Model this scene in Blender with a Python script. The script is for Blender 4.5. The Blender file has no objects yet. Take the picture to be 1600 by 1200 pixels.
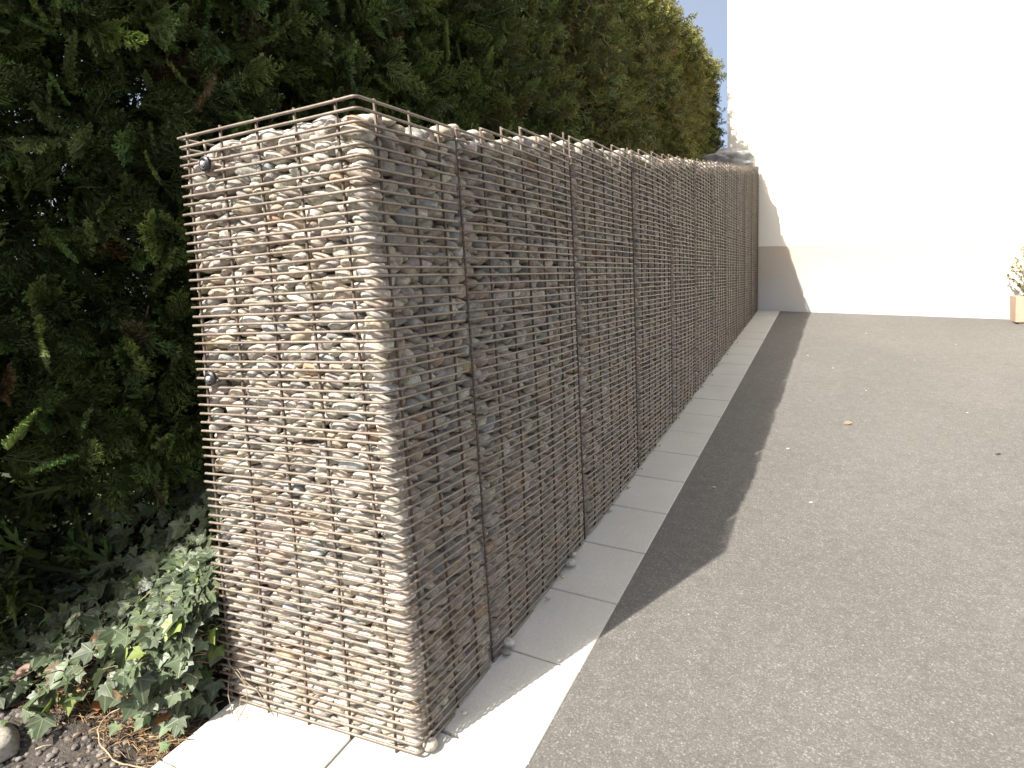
import bpy, bmesh, math, random
import numpy as np
from mathutils import Matrix, Vector
C = bpy.context.scene.collection
sc = bpy.context.scene
rng = np.random.default_rng(7); random.seed(7)

# ------------------------------------------------------------------ camera
S = .125
yaw, pitch, roll = -0.4832, 0.1507, -0.0523
CAM = np.array([6.75, -8.4035, 8.6048])*S
f_ = np.array([math.sin(yaw)*math.cos(pitch), math.cos(yaw)*math.cos(pitch), -math.sin(pitch)])
r_ = np.array([math.cos(yaw), -math.sin(yaw), 0.]); u_ = np.cross(r_, f_)
r2 = r_*math.cos(roll)+u_*math.sin(roll); u2 = -r_*math.sin(roll)+u_*math.cos(roll)
cd = bpy.data.cameras.new('camera'); cam = bpy.data.objects.new('camera', cd); C.objects.link(cam)
cd.sensor_width = 36; cd.lens = 36*988.6/1600; cd.clip_start = .02; cd.clip_end = 1000
m = Matrix.Identity(4)
for i in range(3):
    m[i][0] = r2[i]; m[i][1] = u2[i]; m[i][2] = -f_[i]; m[i][3] = CAM[i]
cam.matrix_world = m; sc.camera = cam
sc.render.resolution_x = 1024; sc.render.resolution_y = 768

# ------------------------------------------------------------------ light
AZ, EL = math.radians(23.0), math.radians(46.5)      # direction light travels to, from +Y clockwise
w = bpy.data.worlds.new("World"); sc.world = w; w.use_nodes = True
nt = w.node_tree; bg = nt.nodes['Background']
sky = nt.nodes.new('ShaderNodeTexSky'); sky.sky_type = 'NISHITA'; sky.sun_disc = False
sky.sun_elevation = EL; sky.sun_rotation = math.radians(23+180); sky.dust_density = 5; sky.air_density = .75; sky.ozone_density = .6
tc = nt.nodes.new('ShaderNodeTexCoord'); cn = nt.nodes.new('ShaderNodeTexNoise'); cn.inputs['Scale'].default_value = 2.2; cn.inputs['Detail'].default_value = 6
nt.links.new(tc.outputs['Generated'], cn.inputs['Vector'])
cm = nt.nodes.new('ShaderNodeMapRange'); cm.inputs[1].default_value = .35; cm.inputs[2].default_value = .75; cm.inputs[3].default_value = .12; cm.inputs[4].default_value = .6
nt.links.new(cn.outputs['Fac'], cm.inputs[0])
cx = nt.nodes.new('ShaderNodeMix'); cx.data_type = 'RGBA'; nt.links.new(cm.outputs[0], cx.inputs[0]); nt.links.new(sky.outputs[0], cx.inputs[6]); cx.inputs[7].default_value = (2.6, 2.7, 2.85, 1)
nt.links.new(cx.outputs[2], bg.inputs[0]); bg.inputs[1].default_value = 0.13
sl = bpy.data.lights.new('sun', 'SUN'); sl.energy = 5.0; sl.angle = math.radians(.55); sl.color = (1, .95, .87)
sun = bpy.data.objects.new('sun', sl); C.objects.link(sun)
d = Vector((math.sin(AZ)*math.cos(EL), math.cos(AZ)*math.cos(EL), -math.sin(EL)))
sun.rotation_euler = d.to_track_quat('-Z', 'Y').to_euler(); sun.location = (-4, -8, 9)
sc.view_settings.view_transform = 'Standard'; sc.view_settings.look = 'None'
sc.view_settings.exposure = 1.05; sc.view_settings.gamma = 1

# ------------------------------------------------------------------ helpers
G, GX, H, W0, L = .1005, .068, 1.472, .5766, 6.71
def gz(x, y):
    return G*np.clip(y, -6, 14) - GX*np.clip(x, 0, 8)
def ztop(y):
    return np.interp(y, [-.1, .3, .6, 1.1, 1.84, 2.55, 3.74, 6.76], [1.472, 1.476, 1.522, 1.585, 1.66, 1.74, 1.885, 2.26])
CTX, CTY, LBX, LBY = -.025, -.001, -.0668, -.0314
def warp(v):
    """the near cage leans and spreads towards its foot; every panel bellies a little"""
    v = np.array(v, float); x, y, z = v[:, 0].copy(), v[:, 1].copy(), v[:, 2]
    t = np.clip(z/H, 0, 1); e = np.clip(-x/W0, 0, 1.2); fy = np.exp(-np.clip(y, 0, 9)/.8)
    v[:, 0] += fy*((1-e)*CTX*t + e*(LBX*(1-t)))
    v[:, 1] += fy*(e*LBY*(1-t) + .018*(1-t)*(t)*4*.3*np.sin(e*3.1))
    side = np.clip(1+x/.12, 0, 1)
    j = np.interp(y, JY, np.arange(len(JY))); fr = j-np.floor(j); k = np.floor(j)
    v[:, 0] += side*np.where(y > JY[0], np.sin(fr*math.pi)**.7*(.012+.006*np.sin(k*2.3+z*2.1)), 0)*np.sin(np.clip((z-gz(0, y))/1.6, 0, 1)*math.pi)**.5
    return v
JY = np.array([.355, 1.092, 1.815, 2.515, 3.165, 3.801, 4.441, 5.053, 5.61, 6.168, 6.70])

def setp(o, label=None, cat=None, group=None, kind=None):
    if label: o['label'] = label
    if cat: o['category'] = cat
    if group: o['group'] = group
    if kind: o['kind'] = kind
    return o
def mesh(name, V, F, mat, parent=None, tint=None, smooth=True, extra=None):
    """V (n,3), F list of arrays of equal-length faces or one int array"""
    me = bpy.data.meshes.new(name)
    Fs = F if isinstance(F, list) else [F]
    V = np.asarray(V, np.float32)
    loops = np.concatenate([np.asarray(f).ravel() for f in Fs]).astype(np.int32)
    tot = np.concatenate([np.full(len(f), np.asarray(f).shape[1]) for f in Fs]).astype(np.int32)
    st = np.concatenate([[0], np.cumsum(tot)[:-1]]).astype(np.int32)
    me.vertices.add(len(V)); me.vertices.foreach_set('co', V.ravel())
    me.loops.add(len(loops)); me.loops.foreach_set('vertex_index', loops)
    me.polygons.add(len(tot)); me.polygons.foreach_set('loop_start', st); me.polygons.foreach_set('loop_total', tot)
    me.update(calc_edges=True)
    me.polygons.foreach_set('use_smooth', np.full(len(tot), bool(smooth)))
    if tint is not None:
        a = me.attributes.new('tint', 'FLOAT_COLOR', 'POINT')
        a.data.foreach_set('color', np.concatenate([tint, np.ones((len(V), 1))], 1).astype(np.float32).ravel())
    if extra is not None:
        a = me.attributes.new('vein', 'FLOAT', 'POINT'); a.data.foreach_set('value', extra.astype(np.float32))
    me.materials.append(mat)
    o = bpy.data.objects.new(name, me); C.objects.link(o)
    if parent: o.parent = parent
    return o
def empty(name, loc=(0, 0, 0)):
    o = bpy.data.objects.new(name, None); o.location = loc; o.empty_display_size = .1; C.objects.link(o); return o
class MB:
    def __init__(s): s.V = []; s.F4 = []; s.F3 = []; s.T = []; s.n = 0
    def add(s, V, F, tint=None):
        V = np.asarray(V, float); F = np.asarray(F)+s.n
        s.V.append(V); (s.F4 if F.shape[1] == 4 else s.F3).append(F)
        if tint is not None: s.T.append(np.broadcast_to(np.asarray(tint, float), (len(V), 3)))
        s.n += len(V)
    def tube(s, P, r, n=6, tint=None, cap=True):
        P = np.asarray(P, float); k = len(P); r = np.broadcast_to(r, (k,))
        T = np.gradient(P, axis=0); T /= np.linalg.norm(T, axis=1)[:, None]+1e-9
        a = np.array([0, 0, 1.]) if abs(T[0, 2]) < .9 else np.array([1., 0, 0])
        A = np.cross(T, a); A /= np.linalg.norm(A, axis=1)[:, None]+1e-9; B = np.cross(T, A)
        th = np.arange(n)*2*math.pi/n
        V = P[:, None]+(A[:, None]*np.cos(th)[None, :, None]+B[:, None]*np.sin(th)[None, :, None])*r[:, None, None]
        i = np.arange(k-1)[:, None]*n; j = np.arange(n)[None]; j2 = (j+1) % n
        F = np.stack([i+j, i+j2, i+n+j2, i+n+j], -1).reshape(-1, 4)
        s.add(V.reshape(-1, 3), F, tint)
        if cap:
            base = s.n-k*n
            for c0, ring in ((0, range(n)), (k-1, range(n-1, -1, -1))):
                s.V.append(P[c0][None]); s.n += 1
                if tint is not None: s.T.append(np.broadcast_to(np.asarray(tint, float), (1, 3)))
                rr = [base+c0*n+q for q in ring]
                s.F3.append(np.array([[s.n-1, rr[(q+1) % n], rr[q]] for q in range(n)]))
    def box(s, a, b, tint=None):
        (x0, y0, z0), (x1, y1, z1) = a, b
        V = [(x0,y0,z0),(x1,y0,z0),(x1,y1,z0),(x0,y1,z0),(x0,y0,z1),(x1,y0,z1),(x1,y1,z1),(x0,y1,z1)]
        s.add(V, [(0,3,2,1),(4,5,6,7),(0,1,5,4),(1,2,6,5),(2,3,7,6),(3,0,4,7)], tint)
    def build(s, name, mat, parent=None, smooth=True, warpit=False, off=None):
        V = np.concatenate(s.V)
        if warpit: V = warp(V)
        if off is not None: V = V-np.asarray(off)
        F = ([np.concatenate(s.F4)] if s.F4 else [])+([np.concatenate(s.F3)] if s.F3 else [])
        return mesh(name, V, F, mat, parent, np.concatenate(s.T) if s.T else None, smooth)

# ------------------------------------------------------------------ materials
def mat(name, col=(.5, .5, .5), rough=.8, metal=0, spec=.5):
    m = bpy.data.materials.new(name); m.use_nodes = True
    b = m.node_tree.nodes['Principled BSDF']
    b.inputs['Base Color'].default_value = (*col, 1); b.inputs['Roughness'].default_value = rough
    b.inputs['Metallic'].default_value = metal; b.inputs['Specular IOR Level'].default_value = spec
    return m
def nd(m, t, **k):
    n = m.node_tree.nodes.new(t)
    for a, v in k.items():
        if a in n.inputs: n.inputs[a].default_value = v
        else: setattr(n, a, v)
    return n
def lk(m, a, b): m.node_tree.links.new(a, b)
def coords(m, scale=(1, 1, 1)):
    t = nd(m, 'ShaderNodeTexCoord'); mp = nd(m, 'ShaderNodeMapping'); mp.inputs['Scale'].default_value = scale
    lk(m, t.outputs['Object'], mp.inputs[0]); return mp.outputs[0]
def noise(m, co, scale, detail=4, rough=.6):
    n = nd(m, 'ShaderNodeTexNoise'); n.inputs['Scale'].default_value = scale; n.inputs['Detail'].default_value = detail
    n.inputs['Roughness'].default_value = rough; lk(m, co, n.inputs['Vector']); return n.outputs['Fac']
def ramp(m, fac, stops):
    r = nd(m, 'ShaderNodeValToRGB'); cr = r.color_ramp
    while len(cr.elements) > 1: cr.elements.remove(cr.elements[-1])
    cr.elements[0].position = stops[0][0]; cr.elements[0].color = (*stops[0][1], 1)
    for p, c in stops[1:]:
        e = cr.elements.new(p); e.color = (*c, 1)
    lk(m, fac, r.inputs[0]); return r.outputs[0]
def mix(m, a, b, fac, mode='MULTIPLY'):
    n = nd(m, 'ShaderNodeMix', data_type='RGBA', blend_type=mode)
    for s_, v in ((0, fac), (6, a), (7, b)):
        if hasattr(v, 'links'): lk(m, v, n.inputs[s_])
        else: n.inputs[s_].default_value = v if s_ == 0 else (*v, 1)
    return n.outputs[2]
def bsdf(m): return m.node_tree.nodes['Principled BSDF']
def bump(m, h, strength=.3, dist=.01):
    b = nd(m, 'ShaderNodeBump'); b.inputs['Strength'].default_value = strength; b.inputs['Distance'].default_value = dist
    lk(m, h, b.inputs['Height']); lk(m, b.outputs[0], bsdf(m).inputs['Normal'])
def grey(v): return (v, v, v)

def tint_mat(name, rough, nscale=60, lo=.72, hi=1.2, bumps=.25, spec=.4, trans=0):
    m = mat(name, rough=rough, spec=spec)
    a = nd(m, 'ShaderNodeAttribute', attribute_name='tint')
    co = coords(m); n = noise(m, co, nscale, 5, .65)
    c = mix(m, a.outputs['Color'], ramp(m, n, [(.3, grey(lo)), (.7, grey(hi))]), 1.0)
    lk(m, c, bsdf(m).inputs['Base Color'])
    if bumps: bump(m, n, bumps, .004)
    if trans:
        t = nd(m, 'ShaderNodeBsdfTranslucent'); lk(m, c, t.inputs[0])
        x = nd(m, 'ShaderNodeMixShader'); x.inputs[0].default_value = trans
        out = m.node_tree.nodes['Material Output']
        lk(m, bsdf(m).outputs[0], x.inputs[1]); lk(m, t.outputs[0], x.inputs[2]); lk(m, x.outputs[0], out.inputs[0])
    return m
M_peb = tint_mat('pebble stone', .82, 85, .58, 1.3, .5)
M_frond = tint_mat('thuja leaf', .55, 8, .75, 1.2, 0, .4, .25)
M_bark = tint_mat('bark', .9, 40, .6, 1.3, .6)
M_litter = tint_mat('dry litter', .85, 60, .7, 1.3, .3, .3, .15)

M_wire = mat('weathered wire', rough=.55, metal=.25)
co = coords(M_wire)
n1 = noise(M_wire, co, 14, 5); n2 = noise(M_wire, co, 160, 3)
c = ramp(M_wire, n1, [(.3, (.165, .13, .10)), (.5, (.22, .185, .15)), (.72, (.29, .255, .215))])
lk(M_wire, mix(M_wire, c, ramp(M_wire, n2, [(.3, grey(.75)), (.7, grey(1.15))]), 1.), bsdf(M_wire).inputs['Base Color'])
bump(M_wire, n2, .2, .001)
M_rod = mat('shaded rusty rod', rough=.65, metal=.15)  # rust brown, with the shade between the stones put into the colour
co = coords(M_rod); n1 = noise(M_rod, co, 20, 5)
lk(M_rod, ramp(M_rod, n1, [(.3, (.085, .060, .045)), (.7, (.16, .125, .10))]), bsdf(M_rod).inputs['Base Color'])
M_black = mat('black clip', (.02, .02, .022), .45)
M_steel = mat('bright steel', (.55, .55, .52), .4, .4)

M_asph = mat('asphalt', rough=.82, spec=.35)
co = coords(M_asph)
v1 = nd(M_asph, 'ShaderNodeTexVoronoi', feature='F1'); v1.inputs['Scale'].default_value = 330; lk(M_asph, co, v1.inputs['Vector'])
v2 = nd(M_asph, 'ShaderNodeTexVoronoi', feature='F1'); v2.inputs['Scale'].default_value = 160; lk(M_asph, co, v2.inputs['Vector'])
big = noise(M_asph, co, 1.3, 4, .55); mid = noise(M_asph, co, 22, 5, .6); fine = noise(M_asph, co, 420, 3, .7)
sep = nd(M_asph, 'ShaderNodeSeparateColor'); lk(M_asph, v1.outputs['Color'], sep.inputs[0])
sep2 = nd(M_asph, 'ShaderNodeSeparateColor'); lk(M_asph, v2.outputs['Color'], sep2.inputs[0])
c = ramp(M_asph, sep.outputs[0], [(0, (.098, .094, .086)), (.55, (.122, .117, .107)), (.9, (.140, .134, .122)), (.98, (.22, .21, .195))])
c = mix(M_asph, c, ramp(M_asph, sep2.outputs[1], [(0, grey(.92)), (.93, grey(1.05)), (.99, grey(1.4))]), 1.)
c = mix(M_asph, c, ramp(M_asph, big, [(.3, grey(.93)), (.7, grey(1.07))]), 1.)
c = mix(M_asph, c, ramp(M_asph, mid, [(.3, grey(.9)), (.7, grey(1.1))]), 1.)
lk(M_asph, c, bsdf(M_asph).inputs['Base Color'])
ad = nd(M_asph, 'ShaderNodeMath', operation='ADD'); lk(M_asph, v2.outputs['Distance'], ad.inputs[0]); lk(M_asph, fine, ad.inputs[1])
inv = nd(M_asph, 'ShaderNodeMath', operation='MULTIPLY'); lk(M_asph, ad.outputs[0], inv.inputs[0]); inv.inputs[1].default_value = -1
bump(M_asph, inv.outputs[0], .35, .004)

M_conc = mat('concrete slab', rough=.88, spec=.25)
co = coords(M_conc); a1 = noise(M_conc, co, 3, 5); a2 = noise(M_conc, co, 180, 4, .7); a3 = noise(M_conc, co, 28, 5, .7)
c = ramp(M_conc, a1, [(.3, (.46, .455, .415)), (.7, (.53, .525, .48))])
c = mix(M_conc, c, ramp(M_conc, a2, [(.3, grey(.85)), (.7, grey(1.1))]), 1.)
c = mix(M_conc, c, ramp(M_conc, a3, [(.22, grey(.72)), (.36, grey(1.0))]), 1.)
lk(M_conc, c, bsdf(M_conc).inputs['Base Color']); bump(M_conc, a2, .25, .002)

M_soil = mat('soil', rough=.95, spec=.2)
co = coords(M_soil); a1 = noise(M_soil, co, 9, 6, .7); a2 = noise(M_soil, co, 150, 4, .75)
c = ramp(M_soil, a1, [(.3, (.06, .052, .045)), (.55, (.10, .088, .076)), (.75, (.15, .132, .115))])
c = mix(M_soil, c, ramp(M_soil, a2, [(.3, grey(.5)), (.7, grey(1.5))]), 1.)
lk(M_soil, c, bsdf(M_soil).inputs['Base Color']); bump(M_soil, a2, .9, .012)

def plaster(name, stops, sc1, bs=.15):
    m = mat(name, rough=.9, spec=.2); co = coords(m)
    c = ramp(m, noise(m, co, sc1, 5, .6), stops)
    f = noise(m, co, 130, 4, .6)
    lk(m, mix(m, c, ramp(m, f, [(.3, grey(.95)), (.7, grey(1.03))]), 1.), bsdf(m).inputs['Base Color']); bump(m, f, bs, .003)
    return m
M_wall = plaster('cream render', [(.35, (.80, .77, .66)), (.7, (.84, .81, .71))], .8)
M_plinth = plaster('plinth render', [(.3, (.47, .42, .35)), (.5, (.50, .44, .36)), (.7, (.54, .47, .38))], 1.7, .3)
gp = nd(M_plinth, 'ShaderNodeNewGeometry'); sx = nd(M_plinth, 'ShaderNodeSeparateXYZ'); lk(M_plinth, gp.outputs['Position'], sx.inputs[0])
wn = noise(M_plinth, coords(M_plinth), 2.5, 5); ad2 = nd(M_plinth, 'ShaderNodeMath', operation='MULTIPLY_ADD'); lk(M_plinth, wn, ad2.inputs[0]); ad2.inputs[1].default_value = .7; lk(M_plinth, sx.outputs[2], ad2.inputs[2])
old = bsdf(M_plinth).inputs['Base Color'].links[0].from_socket     # damp greyer band where rain splashes the foot of the plinth
dmp = ramp(M_plinth, ad2.outputs[0], [(0, grey(0)), (1, grey(1))]); rr_ = nd(M_plinth, 'ShaderNodeMapRange'); rr_.inputs[1].default_value = 1.15; rr_.inputs[2].default_value = 1.5; lk(M_plinth, ad2.outputs[0], rr_.inputs[0])
lk(M_plinth, mix(M_plinth, (.47, .465, .44), old, rr_.outputs[0], 'MIX'), bsdf(M_plinth).inputs['Base Color'])
M_tile = plaster('roof tile', [(.3, (.25, .09, .06)), (.7, (.35, .13, .08))], 3)
M_wood = plaster('painted board', [(.3, (.5, .48, .44)), (.7, (.6, .58, .54))], 2)
M_pot = plaster('terracotta planter', [(.3, (.40, .30, .22)), (.7, (.46, .36, .27))], 5)
M_rock = mat('rock', rough=.9); co = coords(M_rock); a1 = noise(M_rock, co, 9, 7, .7)
c = ramp(M_rock, a1, [(.3, (.22, .22, .215)), (.5, (.38, .38, .37)), (.7, (.50, .50, .48))]); lk(M_rock, c, bsdf(M_rock).inputs['Base Color']); bump(M_rock, a1, .8, .03)

M_ivy = mat('ivy leaf', rough=.46, spec=.5)
a = nd(M_ivy, 'ShaderNodeAttribute', attribute_name='tint'); v = nd(M_ivy, 'ShaderNodeAttribute', attribute_name='vein')
co = coords(M_ivy); n = noise(M_ivy, co, 45, 4)
c = mix(M_ivy, a.outputs['Color'], ramp(M_ivy, n, [(.3, grey(.72)), (.7, grey(1.25))]), 1.)
vf = ramp(M_ivy, v.outputs['Fac'], [(.88, grey(0)), (.98, grey(.4))])
c = mix(M_ivy, c, (.26, .32, .16), vf, 'MIX')
lk(M_ivy, c, bsdf(M_ivy).inputs['Base Color'])
t = nd(M_ivy, 'ShaderNodeBsdfTranslucent'); lk(M_ivy, c, t.inputs[0]); x = nd(M_ivy, 'ShaderNodeMixShader'); x.inputs[0].default_value = .22
lk(M_ivy, bsdf(M_ivy).outputs[0], x.inputs[1]); lk(M_ivy, t.outputs[0], x.inputs[2]); lk(M_ivy, x.outputs[0], M_ivy.node_tree.nodes['Material Output'].inputs[0])
bump(M_ivy, vf, .3, .003)

# ------------------------------------------------------------------ ground
def sheet(name, xs, ys, zf, m, kind='structure'):
    X, Y = np.meshgrid(xs, ys); V = np.stack([X.ravel(), Y.ravel(), zf(X, Y).ravel()], 1)
    nx = len(xs); i = (np.arange(len(ys)-1)[:, None]*nx+np.arange(nx-1)[None]).ravel()
    o = mesh(name, V, np.stack([i, i+1, i+nx+1, i+nx], 1), m)
    o['kind'] = kind; return o
def grid_lines(a, b, fine_a, fine_b, step):
    return np.unique(np.concatenate([[a], np.linspace(a, fine_a, 8), np.arange(fine_a, fine_b, step), np.linspace(fine_b, b, 8)]))
sheet('ground', grid_lines(-150, 150, -6, 12, 1.), grid_lines(-150, 150, -6, 14, 1.), lambda x, y: gz(x, y)-.06, M_soil)
sheet('asphalt_yard', np.concatenate([[.2305], np.linspace(.3, 8, 24)]), np.linspace(-6, 7.2, 40), lambda x, y: gz(x, y), M_asph)
def soilz(x, y):
    b = .02*np.sin(x*9+1)*np.sin(y*11)+.012*np.sin(x*31)*np.sin(y*27+2)+.006*np.sin(x*90+y*40)*np.sin(y*83)
    return gz(x, y)-.012+b*np.clip((-.6-x)/.15, 0, 1)+.04*np.clip(y+.1, 0, .6)*np.clip((-.75-x)/.3, 0, 1)
sheet('garden_soil', np.linspace(-3.2, -.585, 130), np.linspace(-1.2, 8, 300), soilz, M_soil)
# kerb of concrete slabs, each with worn edges and an open joint
mb = MB()
def slab(x0, x1, y0, y1, top):
    b = .003; t = random.uniform(-.001, .0015)
    for (xa, xb, ya, yb, za, zb) in ((x0, x1, y0, y1, -.08, -b),):
        z = lambda x, y, h: gz(x, y)+h+t
        V = [(xa, ya, z(xa, ya, -.08)), (xb, ya, z(xb, ya, -.08)), (xb, yb, z(xb, yb, -.08)), (xa, yb, z(xa, yb, -.08)),
             (xa, ya, z(xa, ya, top-b)), (xb, ya, z(xb, ya, top-b)), (xb, yb, z(xb, yb, top-b)), (xa, yb, z(xa, yb, top-b)),
             (xa+b, ya+b, z(xa, ya, top)), (xb-b, ya+b, z(xb, ya, top)), (xb-b, yb-b, z(xb, yb, top)), (xa+b, yb-b, z(xa, yb, top))]
        mb.add(V, [(0,1,5,4),(1,2,6,5),(2,3,7,6),(3,0,4,7),(4,5,9,8),(5,6,10,9),(6,7,11,10),(7,4,8,11),(8,9,10,11)])
for k in range(20):
    y0 = .43-.33+.33*k; j = random.uniform(-.002, .002)
    slab(-.04+random.uniform(-.01, .01), .2305, y0+.004+j, min(y0+.33-.004+j, L), .004)
for k in range(4):
    y1 = .1-.33*k
    slab(-.196, .2305, y1-.33+.003, y1-.003, .004); slab(-.61, -.204, y1-.33+.003+.1*(k == 9), y1-.003, .004)
o = mb.build('kerb_strip', M_conc, smooth=False); o['kind'] = 'structure'

# ------------------------------------------------------------------ pebbles
def ico(sub):
    bm = bmesh.new(); bmesh.ops.create_icosphere(bm, subdivisions=sub, radius=1)
    V = np.array([v.co[:] for v in bm.verts]); F = np.array([[v.index for v in f.verts] for f in bm.faces]); bm.free(); return V, F
ICO = {s_: ico(s_) for s_ in (2, 3)}
PROTO = {2: [], 3: []}
for k in range(20):
    ph = rng.uniform(0, 6.28, 12); q = rng.uniform(.75, 1.0)
    for s_ in (2, 3):
        V = ICO[s_][0].copy()
        V = np.sign(V)*np.abs(V)**q; 
        r = 1+.10*np.sin(2.1*V[:, 0]+ph[0])*np.sin(1.9*V[:, 2]+ph[1])+.08*np.sin(3.3*V[:, 1]+ph[2])*np.sin(2.7*V[:, 0]+ph[3])+.035*np.sin(6*V[:, 2]+ph[4]+3*V[:, 0])+.03*np.sin(7*V[:, 1]+ph[5])+.035*np.sin(9*V[:, 0]+ph[8])*np.sin(8*V[:, 2]+ph[9])+.05*np.abs(np.sin(2.3*V[:, 0]+1.7*V[:, 2]+ph[10]))
        V = V*r[:, None]; V[:, 0] += .14*V[:, 2]*math.sin(ph[6]); V[:, 1] += .12*V[:, 0]*math.sin(ph[7])
        PROTO[s_].append(V)
PAL = np.array([(.47,.42,.35),(.42,.39,.34),(.52,.48,.42),(.37,.345,.31),(.33,.315,.30),(.44,.36,.28),(.38,.31,.245),(.56,.53,.47),(.29,.275,.26),(.33,.35,.36),(.41,.33,.25),(.24,.225,.21),(.40,.255,.165),(.50,.42,.25),(.46,.40,.37)])
PAL = (PAL*.80+np.array([.40,.36,.315])*.20)*np.array([.99,1.0,.99])
PW = np.array([7,7,5,6,5,4,3,4,3,1.6,2,1.6,.5,.5,4]); PW /= PW.sum()
def ptint():
    c = PAL[rng.choice(len(PAL), p=PW)]*rng.uniform(.85, 1.12); return np.clip(c*rng.normal(1, .02, 3), .05, .8)
pebs = []      # (centre, a(along), b(depth), c(height), yaw, tilt, tint, near?)
def skyline(u0, u1, zb, zt, place, wmin, wmax, scale=1.):
    du = .004; U = np.arange(u0, u1, du); h = zb(U).astype(float); top = zt(U); base = h.copy()
    while True:
        k = (h-top)+rng.uniform(0, .012, len(U)); i = int(np.argmin(k))
        if h[i]-top[i] > -.008*scale: break
        big = rng.random()
        a = (rng.uniform(wmin, wmax) if big < .8 else rng.uniform(wmax, wmax*1.35))*scale/2
        asp = rng.uniform(.30, .60); c = np.clip(a*asp, .006*scale, .0172*scale)
        if h[i]+2*c > top[i]+.012: c = max(.006, (top[i]-h[i])/2+.003)
        # local valley
        u = U[i]+rng.uniform(-.3, .3)*a; u = min(max(u, u0+a*.75), u1-a*.75)
        m_ = (U > u-a*.8) & (U < u+a*.8)
        if m_.sum() < 3: h[i] += .01; continue
        hh = h[m_]; uu = U[m_]
        sl = np.clip(np.polyfit(uu-u, hh, 1)[0], -.55, .55)
        z = hh.mean()*.8+hh.max()*.2+c*.93
        tilt = math.atan(sl)*.9
        place(u, z, a, c, tilt)
        m2 = (U > u-a) & (U < u+a); x = (U[m2]-u)/a
        h[m2] = np.maximum(h[m2], z+math.tan(tilt)*(U[m2]-u)+c*np.sqrt(np.clip(1-x*x, 0, 1))*.82)
        h[i] = max(h[i], z-.3*c)
def pl_end(u, z, a, c, tilt):
    b = rng.uniform(.8, 1.15)*min(a, .028); pebs.append([np.array([u, .0085+b+rng.uniform(-.002, .011), z]), a*1.0, b, c*1.03, rng.normal(0, .22), tilt, ptint(), 'e'])
def pl_end2(u, z, a, c, tilt): pebs.append([np.array([u, .075+rng.uniform(0, .01), z]), a*1.1, .03, c*1.2, 0, tilt, ptint(), 'x'])
def pl_side(u, z, a, c, tilt):
    b = rng.uniform(.8, 1.15)*min(a, .028); pebs.append([np.array([-.0105-b-rng.uniform(-.002, .011), u, z]), a*1.0, b, c*1.03, math.pi/2+rng.normal(0, .22), tilt, ptint(), 's'])
def pl_side2(u, z, a, c, tilt): pebs.append([np.array([-.078, u, z]), a*1.1, .03, c*1.2, math.pi/2, tilt, ptint(), 'x'])
def pl_back(u, z, a, c, tilt): pebs.append([np.array([-W0+.04, u, z]), a*1.1, .03, c*1.2, math.pi/2, tilt, ptint(), 'x'])
fillz = lambda y: ztop(y)-.030
skyline(-W0+.008, -.010, lambda u: np.full(len(u), .006), lambda u: H-.040+.018*np.clip(-u/.5, 0, 1)*0-.045*np.clip((-u-.42)/.12, 0, 1), pl_end, .032, .068)
skyline(-W0+.02, -.03, lambda u: np.full(len(u), .006), lambda u: np.full(len(u), H-.06), pl_end2, .05, .08, 1.3)
dip = lambda u: fillz(u)-.006*np.sin(u*13)-.008*np.sin(u*31+1)
skyline(.040, L-.03, lambda u: gz(0, u)+.006, dip, pl_side, .034, .072)
skyline(.06, L-.03, lambda u: gz(0, u)+.006, lambda u: fillz(u)-.04, pl_side2, .06, .09, 1.5)
skyline(.06, L-.03, lambda u: gz(0, u)+.01, lambda u: fillz(u)-.02, pl_back, .06, .1, 1.8)
for k in range(2600):      # the open top of the fill
    y = rng.uniform(.04, L-.04); x = rng.uniform(-W0+.03, -.03); a = rng.uniform(.02, .042)
    pebs.append([np.array([x, y, float(fillz(y))-.022+rng.uniform(-.012, .016)-.02*math.exp(-((x+W0)/.12)**2)]), a, a*rng.uniform(.6, .9), a*rng.uniform(.4, .6), rng.uniform(0, 3.14), rng.normal(0, .25), ptint(), 't'])
for (x, y, a) in ((-.062, .045, .042), (-.13, .035, .05), (-.2, .03, .06), (-.33, .035, .055)):
    pebs.append([np.array([x, y+.012, H-.048]), a, .035, .024, rng.normal(0, .1), rng.normal(0, .1), np.array((.56, .52, .45)), 't'])
# corner stones turn round the angle
zc = .02
while zc < H-.05:
    c = rng.uniform(.007, .018); pebs.append([np.array([-.038+rng.uniform(-.005, .005), .040+rng.uniform(-.005, .005), zc+c]), rng.uniform(.018, .027), rng.uniform(.016, .024), c*1.08, rng.uniform(-.3, 1.8), rng.normal(0, .1), ptint(), 'e']); zc += 2*c*.97
def peb_verts(p, lod):
    cen, a, b, c, yw, tl, t, kd = p
    V = PROTO[lod][rng.integers(20)]*np.array([a, b, c])
    ct, st_ = math.cos(tl), math.sin(tl); V = np.stack([V[:, 0]*ct-V[:, 2]*st_, V[:, 1], V[:, 0]*st_+V[:, 2]*ct], 1)
    cy, sy = math.cos(yw), math.sin(yw); V = np.stack([V[:, 0]*cy-V[:, 1]*sy, V[:, 0]*sy+V[:, 1]*cy, V[:, 2]], 1)
    return V
def place_c(p): return warp(p[0][None])[0]
def score(p):
    cen = p[0]; dv = cen-CAM; dist = np.linalg.norm(dv)
    if p[7] == 'e': vis = abs(dv[1])/dist
    elif p[7] == 's': vis = abs(dv[0])/dist
    else: return 0
    return p[1]*p[3]*vis/dist**2
order = sorted(range(len(pebs)), key=lambda i: -score(pebs[i]))
solo = set(order[:300])
GP = 'largest river pebbles packed behind the wire of the gabion wall'
def ordn(n): return '%d%s' % (n, 'th' if 10 < n % 100 < 14 else {1: 'st', 2: 'nd', 3: 'rd'}.get(n % 10, 'th'))
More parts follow.
